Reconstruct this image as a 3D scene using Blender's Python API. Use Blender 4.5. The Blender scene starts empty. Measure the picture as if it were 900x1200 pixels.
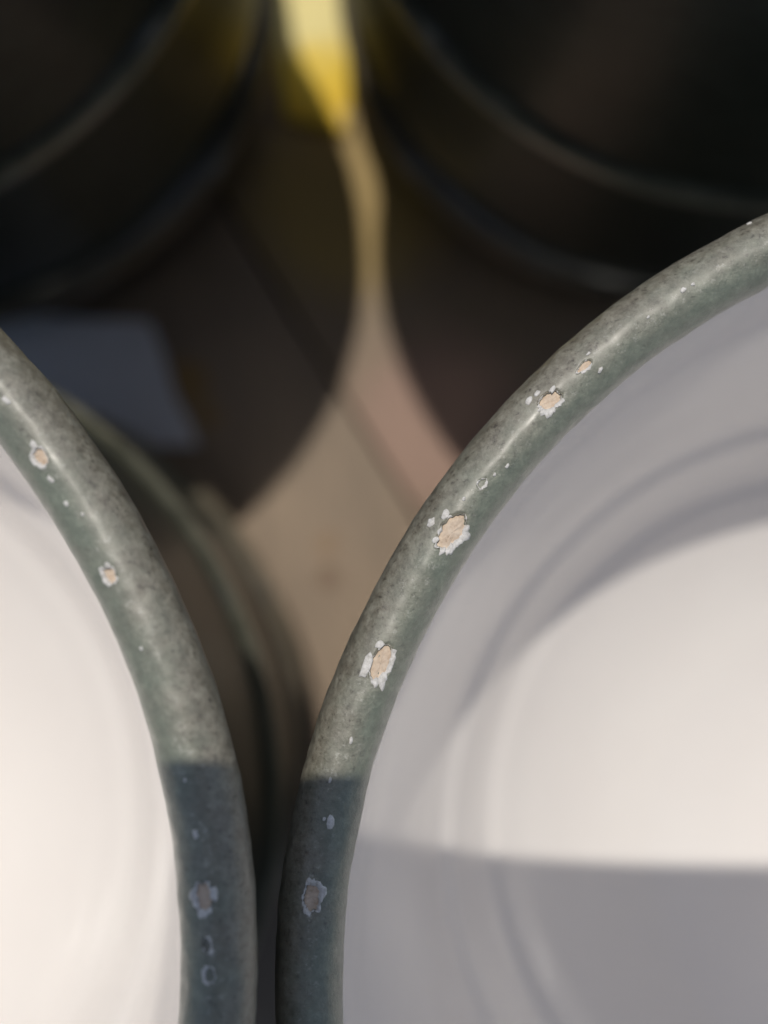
import bpy, bmesh, math, random
from mathutils import Vector, noise

# ------------------------------------------------------------------ camera, sky, sun, exposure
C = bpy.context.scene.collection
scene = bpy.context.scene
MM = 0.001
SUN_TO = Vector((-0.075, 0.30, 1.0)).normalized()      # towards the sun

cam_d = bpy.data.cameras.new('camera')
cam = bpy.data.objects.new('camera', cam_d); C.objects.link(cam)
cam.location = (0, 0, 155*MM)
cam.rotation_euler = (math.radians(3.05), 0, 0)
cam_d.sensor_fit = 'VERTICAL'; cam_d.sensor_height = 36; cam_d.sensor_width = 27
cam_d.lens = 45
cam_d.clip_start = 0.001; cam_d.clip_end = 50
cam_d.dof.use_dof = True
cam_d.dof.focus_distance = 60.5*MM
cam_d.dof.aperture_fstop = 20
scene.camera = cam

w = bpy.data.worlds.new('World'); scene.world = w; w.use_nodes = True
wn = w.node_tree.nodes; wl = w.node_tree.links
bg = wn['Background']; bg.inputs['Strength'].default_value = 0.080
sky = wn.new('ShaderNodeTexSky'); sky.sky_type = 'NISHITA'; sky.sun_disc = False
sky.sun_elevation = math.asin(SUN_TO.z)
sky.sun_rotation = math.atan2(SUN_TO.x, SUN_TO.y) % (2*math.pi)
pale = wn.new('ShaderNodeHueSaturation'); pale.inputs['Saturation'].default_value = 0.85     # a pale, slightly hazy sky
wl.new(sky.outputs[0], pale.inputs['Color']); wl.new(pale.outputs[0], bg.inputs['Color'])

sun_d = bpy.data.lights.new('sun', 'SUN'); sun_d.energy = 2.4; sun_d.angle = math.radians(0.55)
sun_d.color = (1.0, 0.94, 0.85)
sun = bpy.data.objects.new('sun', sun_d); C.objects.link(sun)
sun.rotation_euler = (-SUN_TO).to_track_quat('-Z', 'Y').to_euler()
sun.location = (0, 0.3, 1)

scene.view_settings.view_transform = 'Standard'; scene.view_settings.look = 'None'
scene.view_settings.exposure = 0.0; scene.view_settings.gamma = 1.0
scene.render.engine = 'CYCLES'
scene.cycles.use_denoising = True
scene.cycles.max_bounces = 12; scene.cycles.diffuse_bounces = 9
scene.cycles.blur_glossy = 0.3

# ------------------------------------------------------------------ helpers
def tag(o, label=None, cat=None, group=None, kind=None):
    for k, v in (('label', label), ('category', cat), ('group', group), ('kind', kind)):
        if v: o[k] = v
    return o

def link(name, me, mat=None, parent=None, smooth=True):
    o = bpy.data.objects.new(name, me); C.objects.link(o)
    if mat: me.materials.append(mat)
    if smooth: me.shade_smooth()
    if parent: o.parent = parent
    return o

def mesh(name, verts, faces):
    me = bpy.data.meshes.new(name)
    me.from_pydata(verts, [], faces); me.update()
    return me

def lathe(name, prof, n=256, wob=0.0, seed=0, closed_top=False, closed_end=False):
    """prof: list of (r, z) in mm, revolved; closed_end adds a centre point to the last ring"""
    vs, fs = [], []
    for i, (r, z) in enumerate(prof):
        for k in range(n):
            a = 2*math.pi*k/n
            d = 0.0
            if wob:
                d = wob*noise.noise(Vector((math.cos(a)*1.3+seed, math.sin(a)*1.3, z*0.02)))
            vs.append(((r+d)*math.cos(a)*MM, (r+d)*math.sin(a)*MM, z*MM))
    for i in range(len(prof)-1):
        for k in range(n):
            k2 = (k+1) % n
            fs.append((i*n+k, i*n+k2, (i+1)*n+k2, (i+1)*n+k))
    if closed_end:
        c = len(vs); vs.append((0, 0, prof[-1][1]*MM))
        b = (len(prof)-1)*n
        for k in range(n): fs.append((b+k, b+(k+1) % n, c))
    return mesh(name, vs, fs)

def smooth_prof(pts, per=6):
    """Catmull-Rom through the profile points"""
    out = []
    P = [pts[0]] + list(pts) + [pts[-1]]
    for i in range(1, len(P)-2):
        p0, p1, p2, p3 = P[i-1], P[i], P[i+1], P[i+2]
        for j in range(per):
            t = j/per
            out.append(tuple(0.5*((2*p1[c]) + (-p0[c]+p2[c])*t + (2*p0[c]-5*p1[c]+4*p2[c]-p3[c])*t*t
                                  + (-p0[c]+3*p1[c]-3*p2[c]+p3[c])*t**3) for c in (0, 1)))
    out.append(pts[-1])
    return out

class NT:
    def __init__(s, name):
        s.m = bpy.data.materials.new(name); s.m.use_nodes = True
        s.n = s.m.node_tree.nodes; s.l = s.m.node_tree.links
        s.b = s.n['Principled BSDF']
        tc = s.n.new('ShaderNodeTexCoord')
        mp = s.n.new('ShaderNodeMapping'); mp.inputs['Scale'].default_value = (1000, 1000, 1000)   # object space in millimetres
        s.l.new(tc.outputs['Object'], mp.inputs['Vector']); s.co = mp.outputs[0]
    def noise(s, scale, detail=4, rough=0.6, dist=0.0):
        t = s.n.new('ShaderNodeTexNoise'); t.inputs['Scale'].default_value = scale
        t.inputs['Detail'].default_value = detail; t.inputs['Roughness'].default_value = rough
        t.inputs['Distortion'].default_value = dist
        s.l.new(s.co, t.inputs['Vector']); return t.outputs['Fac']
    def ramp(s, src, stops, interp='LINEAR'):
        r = s.n.new('ShaderNodeValToRGB'); r.color_ramp.interpolation = interp
        e = r.color_ramp.elements
        while len(e) < len(stops): e.new(0.5)
        for k, (p, c) in enumerate(stops):
            e[k].position = p
            e[k].color = (c, c, c, 1) if isinstance(c, (int, float)) else (*c, 1)
        s.l.new(src, r.inputs[0]); return r.outputs[0]
    def mix(s, fac, a, b, mode='MIX'):
        m = s.n.new('ShaderNodeMix'); m.data_type = 'RGBA'; m.blend_type = mode
        for sock, v in ((m.inputs['Factor'], fac), (m.inputs[6], a), (m.inputs[7], b)):
            if isinstance(v, tuple): sock.default_value = (*v, 1)
            elif isinstance(v, (int, float)): sock.default_value = v
            else: s.l.new(v, sock)
        return m.outputs[2]
    def math(s, op, a, b=0.0):
        m = s.n.new('ShaderNodeMath'); m.operation = op
        for k, v in ((0, a), (1, b)):
            if isinstance(v, (int, float)): m.inputs[k].default_value = v
            else: s.l.new(v, m.inputs[k])
        return m.outputs[0]
    def maprange(s, v, a, b, c=0, d=1):
        m = s.n.new('ShaderNodeMapRange')
        s.l.new(v, m.inputs[0])
        for k, x in zip((1, 2, 3, 4), (a, b, c, d)): m.inputs[k].default_value = x
        return m.outputs[0]
    def radius(s):
        x = s.n.new('ShaderNodeSeparateXYZ'); s.l.new(s.co, x.inputs[0])
        return s.math('SQRT', s.math('ADD', s.math('MULTIPLY', x.outputs[0], x.outputs[0]),
                                     s.math('MULTIPLY', x.outputs[1], x.outputs[1]))), x
    def bump(s, h, strength=0.3, dist=0.0001):
        b = s.n.new('ShaderNodeBump'); b.inputs['Strength'].default_value = strength
        b.inputs['Distance'].default_value = dist
        s.l.new(h, b.inputs['Height']); s.l.new(b.outputs[0], s.b.inputs['Normal'])
    def set(s, **kw):
        for k, v in kw.items():
            sock = s.b.inputs[k.replace('_', ' ')]
            if isinstance(v, tuple): sock.default_value = (*v, 1)
            elif isinstance(v, (int, float)): sock.default_value = v
            else: s.l.new(v, sock)

# ------------------------------------------------------------------ materials
def mat_rim(r0):
    """worn grey green glaze: greener towards the inside, greyer and browner where the outer edge is rubbed"""
    t = NT('worn_glaze')
    r, _ = t.radius()
    side = t.maprange(t.math('ADD', r, t.maprange(t.noise(0.5, 4), 0.3, 0.7, -0.8, 0.8)), r0-1.1, r0+1.3)
    green = t.ramp(t.noise(1.5, 7, 0.72), [(0.25, (0.118, 0.137, 0.102)), (0.52, (0.195, 0.218, 0.165)), (0.74, (0.295, 0.32, 0.245))])
    grey = t.ramp(t.noise(1.8, 8, 0.78), [(0.28, (0.098, 0.082, 0.058)), (0.48, (0.21, 0.192, 0.148)), (0.72, (0.375, 0.355, 0.285))])
    col = t.mix(side, green, grey)
    speck = t.ramp(t.noise(3.6, 4, 0.65), [(0.33, 1.0), (0.40, 0.0)])
    col = t.mix(t.math('MULTIPLY', speck, t.maprange(side, 0, 1, 0.2, 0.7)), col, (0.06, 0.048, 0.038))
    crest = t.ramp(t.math('ABSOLUTE', t.math('SUBTRACT', r, r0)), [(0.2, 1.0), (0.9, 0.15)])
    wear = t.ramp(t.noise(2.6, 6, 0.75), [(0.56, 0.0), (0.66, 1.0)])
    col = t.mix(t.math('MULTIPLY', t.math('MULTIPLY', wear, crest), 0.6), col, (0.50, 0.49, 0.43))
    t.set(Base_Color=col, Roughness=t.maprange(t.noise(1.8, 5), 0.3, 0.7, 0.34, 0.5), Specular_IOR_Level=0.7, Coat_Weight=0.8, Coat_Roughness=t.maprange(t.noise(0.9, 5, 0.7), 0.3, 0.7, 0.30, 0.50))
    t.bump(t.math('ADD', t.noise(1.6, 7, 0.7), t.math('MULTIPLY', t.noise(6, 4), 0.3)), 0.6, 0.00022)
    return t.m

def mat_glaze():
    t = NT('dark_green_glaze')
    col = t.ramp(t.noise(0.25, 6, 0.65), [(0.3, (0.056, 0.067, 0.055)), (0.7, (0.094, 0.108, 0.086))])
    fleck = t.ramp(t.noise(2.6, 3), [(0.66, 0.0), (0.74, 1.0)])
    col = t.mix(t.math('MULTIPLY', fleck, 0.35), col, (0.06, 0.06, 0.05))
    t.set(Base_Color=col, Roughness=0.42, Specular_IOR_Level=0.4, Coat_Weight=0.15, Coat_Roughness=0.2)
    t.bump(t.noise(1.6, 4), 0.2, 0.0001)
    return t.m

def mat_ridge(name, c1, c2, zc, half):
    """glaze of the wall, with a highlight painted pale along the crest of the ring"""
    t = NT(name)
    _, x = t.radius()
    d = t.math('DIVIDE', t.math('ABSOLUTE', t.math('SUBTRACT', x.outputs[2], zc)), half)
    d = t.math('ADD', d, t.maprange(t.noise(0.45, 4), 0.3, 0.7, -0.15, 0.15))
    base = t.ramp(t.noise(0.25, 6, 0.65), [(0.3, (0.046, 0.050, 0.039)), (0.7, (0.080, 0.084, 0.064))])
    paler = t.ramp(t.noise(1.2, 5, 0.7), [(0.3, c1), (0.7, c2)])
    col = t.mix(t.ramp(d, [(0.15, 1.0), (0.95, 0.0)]), base, paler)  # pale crest puts the ring's highlight into the glaze colour
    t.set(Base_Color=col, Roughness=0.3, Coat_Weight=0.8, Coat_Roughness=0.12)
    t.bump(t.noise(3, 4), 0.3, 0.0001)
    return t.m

def mat_white():
    t = NT('white_inside_glaze')
    col = t.ramp(t.noise(0.07, 3), [(0.3, (0.82, 0.785, 0.755)), (0.7, (0.845, 0.815, 0.785))])
    dot = t.ramp(t.noise(1.1, 2), [(0.80, 0.0), (0.83, 1.0)])
    col = t.mix(t.math('MULTIPLY', dot, 0.3), col, (0.5, 0.46, 0.42))
    t.set(Base_Color=col, Roughness=0.16, Coat_Weight=0.4, Coat_Roughness=0.06)
    t.bump(t.noise(0.12, 2), 0.12, 0.0006)
    return t.m

def mat_clay():
    t = NT('bare_clay')
    col = t.ramp(t.noise(2.5, 5, 0.7), [(0.25, (0.40, 0.29, 0.20)), (0.45, (0.64, 0.51, 0.39)), (0.7, (0.78, 0.66, 0.53))])
    t.set(Base_Color=col, Roughness=0.9)
    t.bump(t.noise(6, 5, 0.7), 0.5, 0.0001)
    return t.m

def mat_flake():
    t = NT('white_flaked_glaze')
    col = t.ramp(t.noise(5, 4, 0.7), [(0.3, (0.48, 0.46, 0.42)), (0.62, (0.78, 0.76, 0.73))])
    t.set(Base_Color=col, Roughness=0.55)
    t.bump(t.noise(8, 4), 0.5, 0.0001)
    return t.m

def mat_board(tint, stains_and_bounce):
    t = NT('tan_board')
    gx = t.n.new('ShaderNodeMapping'); gx.inputs['Scale'].default_value = (0.9, 0.06, 1)
    gx.inputs['Rotation'].default_value = (0, 0, math.radians(-33)); t.l.new(t.co, gx.inputs['Vector'])
    nz = t.n.new('ShaderNodeTexNoise'); nz.inputs['Scale'].default_value = 1.0; nz.inputs['Detail'].default_value = 6
    t.l.new(gx.outputs[0], nz.inputs['Vector'])
    col = t.ramp(nz.outputs['Fac'], [(0.3, tuple(c*0.86 for c in tint)), (0.7, tuple(c*1.1 for c in tint))])
    blot = t.ramp(t.noise(0.045, 4), [(0.35, 0.82), (0.65, 1.08)])
    col = t.mix(1.0, col, blot, 'MULTIPLY')
    for (x, y, rad, c, k) in stains_and_bounce:                    # dried brown drips, a pinkish patch, and the cloth's yellow bounce light painted in
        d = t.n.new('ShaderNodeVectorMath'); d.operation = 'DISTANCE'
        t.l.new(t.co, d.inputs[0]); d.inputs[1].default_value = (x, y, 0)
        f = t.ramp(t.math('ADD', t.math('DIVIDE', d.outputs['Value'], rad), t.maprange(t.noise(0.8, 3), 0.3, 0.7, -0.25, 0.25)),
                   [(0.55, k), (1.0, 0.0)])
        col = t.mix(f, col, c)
    t.set(Base_Color=col, Roughness=0.6)
    t.bump(nz.outputs['Fac'], 0.2, 0.0003)
    return t.m

def mat_cloth(name, c1, c2, scale=1.6):
    t = NT(name)
    wv = t.n.new('ShaderNodeTexWave'); wv.inputs['Scale'].default_value = scale; wv.inputs['Distortion'].default_value = 0.6
    t.l.new(t.co, wv.inputs['Vector'])
    col = t.ramp(t.noise(0.12, 4), [(0.35, c1), (0.65, c2)])
    t.set(Base_Color=col, Roughness=0.9)
    t.bump(wv.outputs['Fac'], 0.4, 0.0002)
    return t.m

def mat_yellow():
    t = NT('yellow_cloth_print_and_glare')
    _, x = t.radius()
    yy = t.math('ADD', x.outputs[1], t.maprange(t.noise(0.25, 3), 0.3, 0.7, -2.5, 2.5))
    col = t.ramp(t.maprange(yy, 50, 80), [(0.08, (0.80, 0.74, 0.60)), (0.20, (0.85, 0.56, 0.05)), (0.42, (0.86, 0.62, 0.09)), (0.55, (0.90, 0.78, 0.36))])  # cream near edge is print; pale far end paints in the sun's glare
    t.set(Base_Color=col, Roughness=0.9)
    t.bump(t.noise(1.5, 4), 0.4, 0.0002)
    return t.m

def mat_plain(name, c, rough):
    t = NT(name)
    col = t.ramp(t.noise(0.2, 3), [(0.3, tuple(x*0.9 for x in c)), (0.7, tuple(x*1.1 for x in c))])
    t.set(Base_Color=col, Roughness=rough)
    return t.m

M_GLAZE, M_RIDGE, M_FOOT, M_WHITE, M_CLAY, M_FLAKE = mat_glaze(), mat_ridge('highlit_ridge_glaze', (0.34, 0.335, 0.26), (0.60, 0.59, 0.46), 49.2, 2.0), mat_ridge('brown_foot_glaze', (0.16, 0.13, 0.095), (0.34, 0.28, 0.20), 13.2, 2.2), mat_white(), mat_clay(), mat_flake()

# ------------------------------------------------------------------ the tabletop: two boards with an open joint
def board(side):
    # joint runs through (-6.2, 24.5) and (3.6, 8.5) mm
    p = Vector((-6.2, 24.5, 0)); d = Vector((9.8, -16.0, 0)).normalized(); nrm = Vector((-d.y, d.x, 0))*side
    if nrm.x*side < 0: nrm = -nrm
    bm = bmesh.new()
    g, W, L = 0.27, (500 if side > 0 else 500), 600
    a = p + nrm*g
    pts = [a - d*L, a + d*L, a + d*L + nrm*W, a - d*L + nrm*W]
    vs = [bm.verts.new((q.x*MM, q.y*MM, 0)) for q in pts]
    f = bm.faces.new(vs); f.normal_update()
    if f.normal.z < 0: f.normal_flip()
    r = bmesh.ops.extrude_face_region(bm, geom=[f])
    for v in [e for e in r['geom'] if isinstance(e, bmesh.types.BMVert)]: v.co.z -= 18*MM
    bmesh.ops.recalc_face_normals(bm, faces=bm.faces)
    bmesh.ops.bevel(bm, geom=bm.edges[:], offset=0.35*MM, segments=2, affect='EDGES')
    me = bpy.data.meshes.new('board'); bm.to_mesh(me); bm.free()
    return me

table = bpy.data.objects.new('tabletop', None); C.objects.link(table)
tag(table, kind='structure')
STAINS = [(-6.7, 0.3, 1.7, (0.12, 0.06, 0.025), 0.75), (-6.9, 4.4, 1.8, (0.20, 0.11, 0.04), 0.5),
          (-24.0, 24.0, 3.5, (0.30, 0.17, 0.03), 0.7), (-21.5, 20.0, 2.2, (0.30, 0.17, 0.03), 0.6), (-5, 28.0, 2.0, (0.22, 0.14, 0.04), 0.5)]
link('board', board(-1), mat_board((0.255, 0.188, 0.128), STAINS), table, smooth=False)
link('board', board(1), mat_board((0.245, 0.178, 0.115), [(6.5, 19, 13, (0.34, 0.205, 0.16), 0.7), (-4.5, 47, 15, (0.40, 0.27, 0.07), 0.85)]), table, smooth=False)  # large yellow patch paints light bounced off the cloth onto the board

# ------------------------------------------------------------------ cups
RIM_A, RIM_B = 1.62, 1.9          # half width and half height of the rim bead, mm
def rim_point(Rc, zc, th, ph, off=0.0, sc=1.0, seed=0.0):
    """point on the bead: th round the cup, ph across the bead (0 outside, pi/2 crest, pi inside); off along the normal, mm"""
    c, s = math.cos(ph), math.sin(ph)
    nx, nz = c/(RIM_A*sc), s/(RIM_B*sc)
    l = math.hypot(nx, nz)
    w1 = 0.16*noise.noise(Vector((math.cos(th)*2.2+seed, math.sin(th)*2.2, 3.1)))
    w2 = 0.06*noise.noise(Vector((math.cos(th)*14+seed, math.sin(th)*14, ph*0.9)))
    w2 += 0.035*noise.noise(Vector((math.cos(th)*45+seed, math.sin(th)*45, ph*2.2)))
    r = Rc + w1 + (RIM_A*sc+w2)*c + off*nx/l
    z = zc + 0.5*w1 + (RIM_B*sc+w2)*s + off*nz/l
    return Vector((r*math.cos(th), r*math.sin(th), z))

def outline(ch, a):
    """chip radius (in units of its half axes) in direction a"""
    sd = ch['seed']
    return 1.0 + 0.22*noise.noise(Vector((math.cos(a)*1.4+sd, math.sin(a)*1.4, sd))) + 0.16*noise.noise(Vector((math.cos(a)*4+sd, math.sin(a)*4, 7+sd)))

def to_local(ch, s, t):
    ca, sa = math.cos(ch['rot']), math.sin(ch['rot'])
    u, v = s*ca+t*sa, -s*sa+t*ca
    return u/ch['a'], v/ch['b']

def make_rim(Rc, zc, chips, arc, sc, seed):
    n_far = 160
    th = []
    if arc:
        a0, a1 = arc
        nd = int((a1-a0)*Rc/0.07)
        th += [a0+(a1-a0)*k/nd for k in range(nd)]
        th += [a1+(2*math.pi-(a1-a0))*k/n_far for k in range(n_far)]
        ps = [math.pi*1.15*k/110-0.075*math.pi for k in range(110)] + [math.pi*1.075+math.pi*0.85*k/16 for k in range(16)]
    else:
        th = [2*math.pi*k/320 for k in range(320)]; ps = [2*math.pi*k/28 for k in range(28)]
    vs, fs = [], []
    L = 1.75*sc
    for a in th:
        near = []
        for ch in chips:
            da = (a-ch['th']+math.pi) % (2*math.pi)-math.pi
            if abs(da)*Rc < 3.0: near.append((ch, da*Rc))
        for p in ps:
            off = 0.0
            for ch, s in near:
                t = (p-ch['ph'])*L
                if abs(t) > 3: continue
                u, v = to_local(ch, s, t)
                q = math.hypot(u, v)
                if q < 1.6:
                    q /= outline(ch, math.atan2(v, u))
                    off -= ch['deep']*max(0.0, min(1.0, (1.12-q)/0.22))
            vs.append(rim_point(Rc, zc, a, p, off, sc, seed)*MM)
    n, m = len(th), len(ps)
    for i in range(n):
        for k in range(m):
            fs.append((i*m+k, ((i+1) % n)*m+k, ((i+1) % n)*m+(k+1) % m, i*m+(k+1) % m))
    me = mesh('rim', vs, fs)
    return me

def patch(Rc, zc, ch, ring, sc, seed):
    """ring(a) -> list of (q, off) from the middle outwards: a shape laid over the bead inside the chip's outline"""
    L = 1.75*sc; n = 96
    vs, fs = [], []
    rows = len(ring(0))
    for k in range(n):
        a = 2*math.pi*k/n
        o = outline(ch, a)
        for q, off in ring(a):
            u, v = q*o*math.cos(a)*ch['a'], q*o*math.sin(a)*ch['b']
            ca, sa = math.cos(ch['rot']), math.sin(ch['rot'])
            s, t = u*ca-v*sa, u*sa+v*ca
            vs.append(rim_point(Rc, zc, ch['th']+s/Rc, ch['ph']+t/L, off, sc, seed)*MM)
    for k in range(n):
        for j in range(rows-1):
            fs.append((k*rows+j, ((k+1) % n)*rows+j, ((k+1) % n)*rows+j+1, k*rows+j+1))
    return mesh('chip', vs, fs)

def flake(Rc, zc, th, ph, a, b, rot, sc, seed, rnd):
    """a small lifted plate of white glaze, rounded polygon with thickness"""
    L = 1.75*sc; n = 9
    vs, fs = [], []
    rad = [1+rnd.uniform(-0.22, 0.22) for _ in range(n)]
    for off, k_ in ((-0.06, 1.0), (0.035, 1.0), (0.06, 0.8)):
        for k in range(n):
            an = 2*math.pi*k/n
            sq = 1/max(abs(math.cos(an)), abs(math.sin(an)))**0.55
            u, v = a*rad[k]*k_*sq*math.cos(an), b*rad[k]*k_*sq*math.sin(an)
            s, t = u*math.cos(rot)-v*math.sin(rot), u*math.sin(rot)+v*math.cos(rot)
            vs.append(rim_point(Rc, zc, th+s/Rc, ph+t/L, off, sc, seed)*MM)
    for r in range(2):
        for k in range(n): fs.append((r*n+k, r*n+(k+1) % n, (r+1)*n+(k+1) % n, (r+1)*n+k))
    fs.append(tuple(2*n+k for k in range(n)))
    return mesh('flake', vs, fs)

def cup_meshes(sc, H):
    """body, ridge, lining profiles of a cup: sc scales the radii, H is the rim height"""
    o = [(0.01, 1.2), (27, 1.2), (29.5, 0.0), (32.2, 0.0), (34.4, 1.2), (36.0, 4.5), (36.8, 8), (37.0, 10.5), (36.6, 14.6), (35.2, 15.6), (34.2, 17.2),
         (34.8, 19.4), (36.6, 20.8), (37.5, 22), (37.7, 24), (37.5, 30), (37.3, 40), (37.4, 46), (37.5, 56), (38.2, 74), (39.0, H-2)]
    fo = [(36.0, 10.4), (37.4, 10.7), (38.4, 11.6), (38.7, 12.8), (38.4, 13.9), (37.4, 14.8), (36.0, 15.1)]
    foot = lathe('foot_ring', [(r*sc, z) for r, z in smooth_prof(fo, 4)], 256, 0.25, 3)
    body = lathe('body', [(r*sc, z) for r, z in smooth_prof(o, 5)], 256, 0.25, 3)
    ri = [(37.0, 46.9), (37.7, 47.1), (38.2, 47.8), (38.4, 48.9), (38.3, 50.0), (37.9, 50.9), (37.0, 51.6)]
    ridge = lathe('ridge', [(r*sc, z) for r, z in smooth_prof(ri, 4)], 256, 0.25, 3)
    q = [(38.4, H-2.2), (38.1, H-7), (37.2, H-15), (35.5, H-23), (33.6, H-30), (32.2, H-34.3), (31.6, H-35.5), (30.9, H-36.3), (30.3, H-37.6),
         (28.9, H-40.4), (27.8, H-41.9), (27.2, H-42.3), (26.4, H-43.0), (24.5, H-44.75), (21, H-47.2), (17, H-49.3), (12, H-51.0), (6, H-52.1), (0.6, H-52.4)]
    lining = lathe('lining', [(r*sc, z) for r, z in smooth_prof(q, 6)], 256, 0.15, 5, closed_end=True)
    return body, ridge, lining, foot

def make_cup(loc, sc, H, label, chips, flakes, arc, seed, bead=1.0):
    root = bpy.data.objects.new('stoneware_cup', None); C.objects.link(root)
    root.location = Vector(loc)*MM
    tag(root, label, 'cup', 'grey green cups standing close together')
    body, ridge, lining, foot = cup_meshes(sc, H)
    link('foot_ring', foot, M_FOOT, root)
    link('body', body, M_GLAZE, root)
    link('ridge', ridge, M_RIDGE, root)
    link('lining', lining, M_WHITE, root)
    Rc, zc = 41.2*sc-RIM_A*bead, H-RIM_B*bead
    rim = link('rim', make_rim(Rc, zc, chips, arc, bead, seed), mat_rim(Rc), root)
    rnd = random.Random(int(seed*7)+1)
    for ch in chips:
        sd = ch['seed']; dp = ch['deep']
        if ch.get('clay', 1):
            me = patch(Rc, zc, ch, lambda a: [(0.02, -dp*0.85), (0.3, -dp*(0.86+0.2*noise.noise(Vector((a*2, sd, 2))))), (0.6, -dp*(0.78+0.35*noise.noise(Vector((math.cos(a)*2, math.sin(a)*2, sd))))), (0.88, -dp*0.72), (1.02, -dp*0.9-0.02)], bead, seed)
            c = link('chip', me, M_CLAY, rim)
        # crumbling white edge: wide on one side, thin or absent on the other
        def ring(a):
            ev = ch.get('even', 0)*0.45
            side = max(ev+0.5*noise.noise(Vector((math.cos(a)*1.7, math.sin(a)*1.7, sd*5))), math.cos(a-ch['edge'])+0.25)
            rag = 1.2*noise.noise(Vector((math.cos(a)*2.6+sd, math.sin(a)*2.6, sd*3)))+0.5*noise.noise(Vector((math.cos(a)*7+sd, math.sin(a)*7, sd)))
            wd = max(0.0, min(1.0, side*1.2)*0.30 + (0.30*rag*(0.4+max(0, side)) if not ev else 0.20*rag))
            i0 = 1.0-(ch.get('inner', 0.22)*max(0.0, side) + 0.12*rag)
            i0 = min(i0, 1.0)
            lift = 0.05 if wd > 0.03 else -0.03
            lift *= 0.6+0.8*noise.noise(Vector((a*6, sd, 1.0)))
            return [(i0, -dp*0.95), (i0+0.03, -dp*(0.35 if side > 0.1 else 0.9)), (1.0, 0.4*lift), (1.0+wd*0.55, lift), (1.005+wd*0.9, lift*0.6), (1.01+wd, -0.06)]
        e = link('chip_edge', patch(Rc, zc, ch, ring, bead, seed), M_FLAKE, rim)
    for (th, ph, a, b, rot) in flakes:
        link('flake', flake(Rc, zc, th, ph, a, b, rot, bead, seed, rnd), M_FLAKE, rim)
    return root

def chip(th, ph, a, b, rot, edge, seed, deep=0.24, **kw):
    return dict(th=th, ph=ph, a=a, b=b, rot=rot, edge=edge, seed=seed, deep=deep, **kw)

CHIPS_R = [
    chip(2.5562, 1.734, 0.98, 0.62, 0.0, 1.0, 1.3),
    chip(2.7342, 1.717, 0.95, 0.5, 0.12, 1.0, 2.7),
    chip(2.3604, 1.525, 0.62, 0.42, -0.2, 1.0, 4.1),
    chip(2.3017, 1.483, 0.4, 0.19, -0.1, 1.2, 5.3, deep=0.14),
    chip(2.4881, 1.608, 0.27, 0.2, 0, 1.5, 6.1, deep=0.08, clay=0, inner=0.3, even=1),
    chip(3.0191, 1.550, 0.72, 0.48, 0, 2.4, 7.7, even=0.8),
]
FLAKES_R = [
    (2.5594, 1.031, 0.22, 0.18, 0.3),
    (2.5740, 1.433, 0.17, 0.14, 0),
    (2.5426, 1.257, 0.26, 0.17, 0.2),
    (2.7426, 1.349, 0.58, 0.2, 0.03),
    (2.7143, 1.449, 0.2, 0.2, 0),
    (2.3771, 1.072, 0.24, 0.15, 0.4),
    (2.3635, 1.098, 0.16, 0.12, 0),
    (2.3478, 1.340, 0.2, 0.1, 0.2),
    (2.2902, 1.876, 0.16, 0.09, 0.6),
    (2.9301, 1.726, 0.36, 0.18, 0.1),
    (2.9269, 1.533, 0.1, 0.08, 0),
    (2.1520, 1.458, 0.16, 0.11, 0.2),
    (2.1384, 1.474, 0.1, 0.08, 0),
    (2.4525, 1.868, 0.12, 0.08, 0),
    (2.4703, 1.734, 0.1, 0.07, 0),
    (2.5154, 1.449, 0.1, 0.08, 0),
    (2.8306, 1.684, 0.18, 0.09, 0.1),
    (2.8819, 1.433, 0.14, 0.06, 0),
    (2.2054, 1.541, 0.1, 0.06, 0.3),
    (2.2881, 1.282, 0.12, 0.06, 0),
    (2.0337, 0.436, 0.12, 0.08, 0.1),
]
CHIPS_L = [
    chip(0.4712, 1.835, 0.4, 0.32, 0, 1.6, 3.2, even=0.8),
    chip(0.6241, 1.784, 0.42, 0.34, 0.2, 1.6, 4.4, even=1),
    chip(0.1016, 1.768, 0.62, 0.46, 0, 2.2, 8.3, even=0.8),
    chip(0.0188, 1.667, 0.34, 0.27, 0, 1.5, 9.6, deep=0.09, clay=0, even=1),
    chip(0.0503, 1.717, 0.34, 0.22, 0.2, 4.6, 2.2, deep=0.12, clay=0),
]
FLAKES_L = [
    (0.1047, 1.474, 0.3, 0.17, 0),
    (0.1707, 1.759, 0.2, 0.13, 0),
    (0.2304, 1.776, 0.1, 0.07, 0),
    (0.4817, 1.726, 0.16, 0.12, 0.3),
    (0.5969, 1.876, 0.2, 0.12, 0.2),
    (0.5644, 1.876, 0.13, 0.09, 0),
    (0.5445, 1.650, 0.09, 0.07, 0.2),
    (0.6388, 1.726, 0.22, 0.14, 0.1),
    (0.6964, 1.583, 0.22, 0.13, 0.2),
    (0.3822, 1.835, 0.09, 0.07, 0),
]

right = make_cup((36.0, -19.5, 0), 1.0, 95, 'white lined grey green cup in front on the right, rim dotted with tan chips', CHIPS_R, FLAKES_R, (1.6, 3.5), 2.0)
left = make_cup((-47.2, -17.7, 0), 1.01, 99, 'white lined grey green cup in front on the left, few white nicks on its rim', CHIPS_L, FLAKES_L, (-0.5, 1.1), 9.0, 1.06)
back = make_cup((33.2, 69.3, 0), 1.0, 95, 'dark cup at the back on the right, pale light along its ridge', [], [], None, 5.0)

def copy_tree(o, parent=None):
    c = o.copy(); C.objects.link(c)
    if parent: c.parent = parent
    for ch in o.children: copy_tree(ch, c)
    return c
back2 = copy_tree(back)
back2.location = Vector((-50.6, 66.8, 0))*MM
back2['label'] = 'black looking cup at the back on the left, deep in shade'
back2.rotation_euler.z = 2.1

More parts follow.
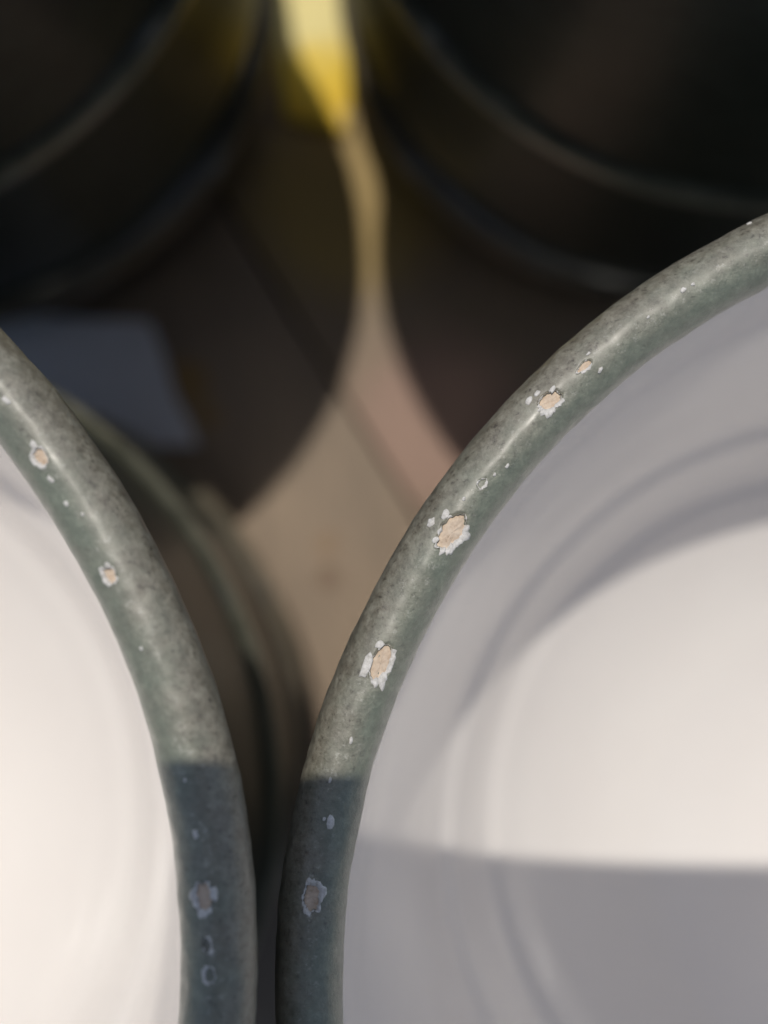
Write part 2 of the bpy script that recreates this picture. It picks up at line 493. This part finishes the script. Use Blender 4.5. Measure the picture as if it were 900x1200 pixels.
# ------------------------------------------------------------------ cloth and paper on the table
def sheet(name, pts, nx, ny, thick, amp, seed, mat):
    """a thin, slightly wavy sheet filling the quad pts (mm), with a rounded thickness"""
    a, b, c, d = [Vector(p) for p in pts]
    top, vs, fs = [], [], []
    for layer in (1, 0):
        for j in range(ny+1):
            for i in range(nx+1):
                u, v = i/nx, j/ny
                p = a.lerp(b, u).lerp(d.lerp(c, u), v)
                e = 0.35*noise.noise(Vector((p.x*0.2+seed, p.y*0.2, layer*0.01)))
                z = amp*(0.5+0.5*noise.noise(Vector((p.x*0.09+seed, p.y*0.06, 0))))
                z = max(0.0, z)
                edge = min(u, 1-u, v, 1-v) == 0
                vs.append(((p.x+(e if edge else 0))*MM, (p.y+(e if edge else 0))*MM, (0.05+z+thick*layer)*MM))
    N = (nx+1)*(ny+1)
    for j in range(ny):
        for i in range(nx):
            q = j*(nx+1)+i
            fs.append((q, q+1, q+nx+2, q+nx+1)); fs.append((N+q, N+q+nx+1, N+q+nx+2, N+q+1))
    per = [i for i in range(nx+1)] + [j*(nx+1)+nx for j in range(1, ny+1)] + [ny*(nx+1)+i for i in range(nx-1, -1, -1)] + [j*(nx+1) for j in range(ny-1, 0, -1)]
    for k in range(len(per)):
        p, q = per[k], per[(k+1) % len(per)]
        fs.append((p, N+p, N+q, q))
    return link(name, mesh(name, vs, fs), mat)

y = sheet('yellow_cloth', [(-12.2, 56.5), (-4.6, 54.5), (1.5, 140), (-18, 140)], 20, 60, 0.8, 1.2, 4, mat_yellow())
tag(y, 'bright yellow cloth lying between the two dark cups at the back', 'cloth')
p = sheet('paper_napkin', [(-75, 17.6), (-22.5, 16.0), (-28.5, 31.5), (-75, 34)], 60, 30, 0.25, 2.0, 8, mat_cloth('white_paper', (0.74, 0.73, 0.76), (0.82, 0.81, 0.83)))
tag(p, 'white paper napkin in shade between the left front and left back cups', 'napkin')

# ------------------------------------------------------------------ the unseen phone that takes the picture, its size cut to let sky light in, held flat above the cups; its shade falls over the near half
ph = bpy.data.objects.new('unseen_smartphone', None); C.objects.link(ph)
ph.location = Vector((7, 64*0.30-8.7-34, 159))*MM
tag(ph, 'unseen grey phone, cut short for more sky light, held flat above the cups, taking the picture', 'phone')
def slab(name, sx, sy, sz, rad, bev, mat, loc):
    bm = bmesh.new(); vs = []
    for cx, cy, a0 in ((1, 1, 0), (-1, 1, 90), (-1, -1, 180), (1, -1, 270)):
        for k in range(7):
            a = math.radians(a0+15*k)
            vs.append(bm.verts.new(((cx*(sx/2-rad)+rad*math.cos(a))*MM, (cy*(sy/2-rad)+rad*math.sin(a))*MM, 0)))
    f = bm.faces.new(vs)
    r = bmesh.ops.extrude_face_region(bm, geom=[f])
    for v in [e for e in r['geom'] if isinstance(e, bmesh.types.BMVert)]: v.co.z += sz*MM
    bmesh.ops.recalc_face_normals(bm, faces=bm.faces)
    es = [e for e in bm.edges if abs(e.verts[0].co.z-e.verts[1].co.z) < 1e-7]
    bmesh.ops.bevel(bm, geom=es, offset=bev*MM, segments=3, affect='EDGES')
    me = bpy.data.meshes.new(name); bm.to_mesh(me); bm.free()
    o = link(name, me, mat, ph, smooth=False); o.location = Vector(loc)*MM
    return o
slab('case', 58, 68, 8, 3, 1.0, mat_plain('phone_case', (0.3, 0.3, 0.33), 0.35), (0, 0, 0))
slab('screen', 54, 64, 0.4, 2.5, 0.1, mat_plain('phone_glass', (0.015, 0.015, 0.018), 0.05), (0, 0, 8.02))
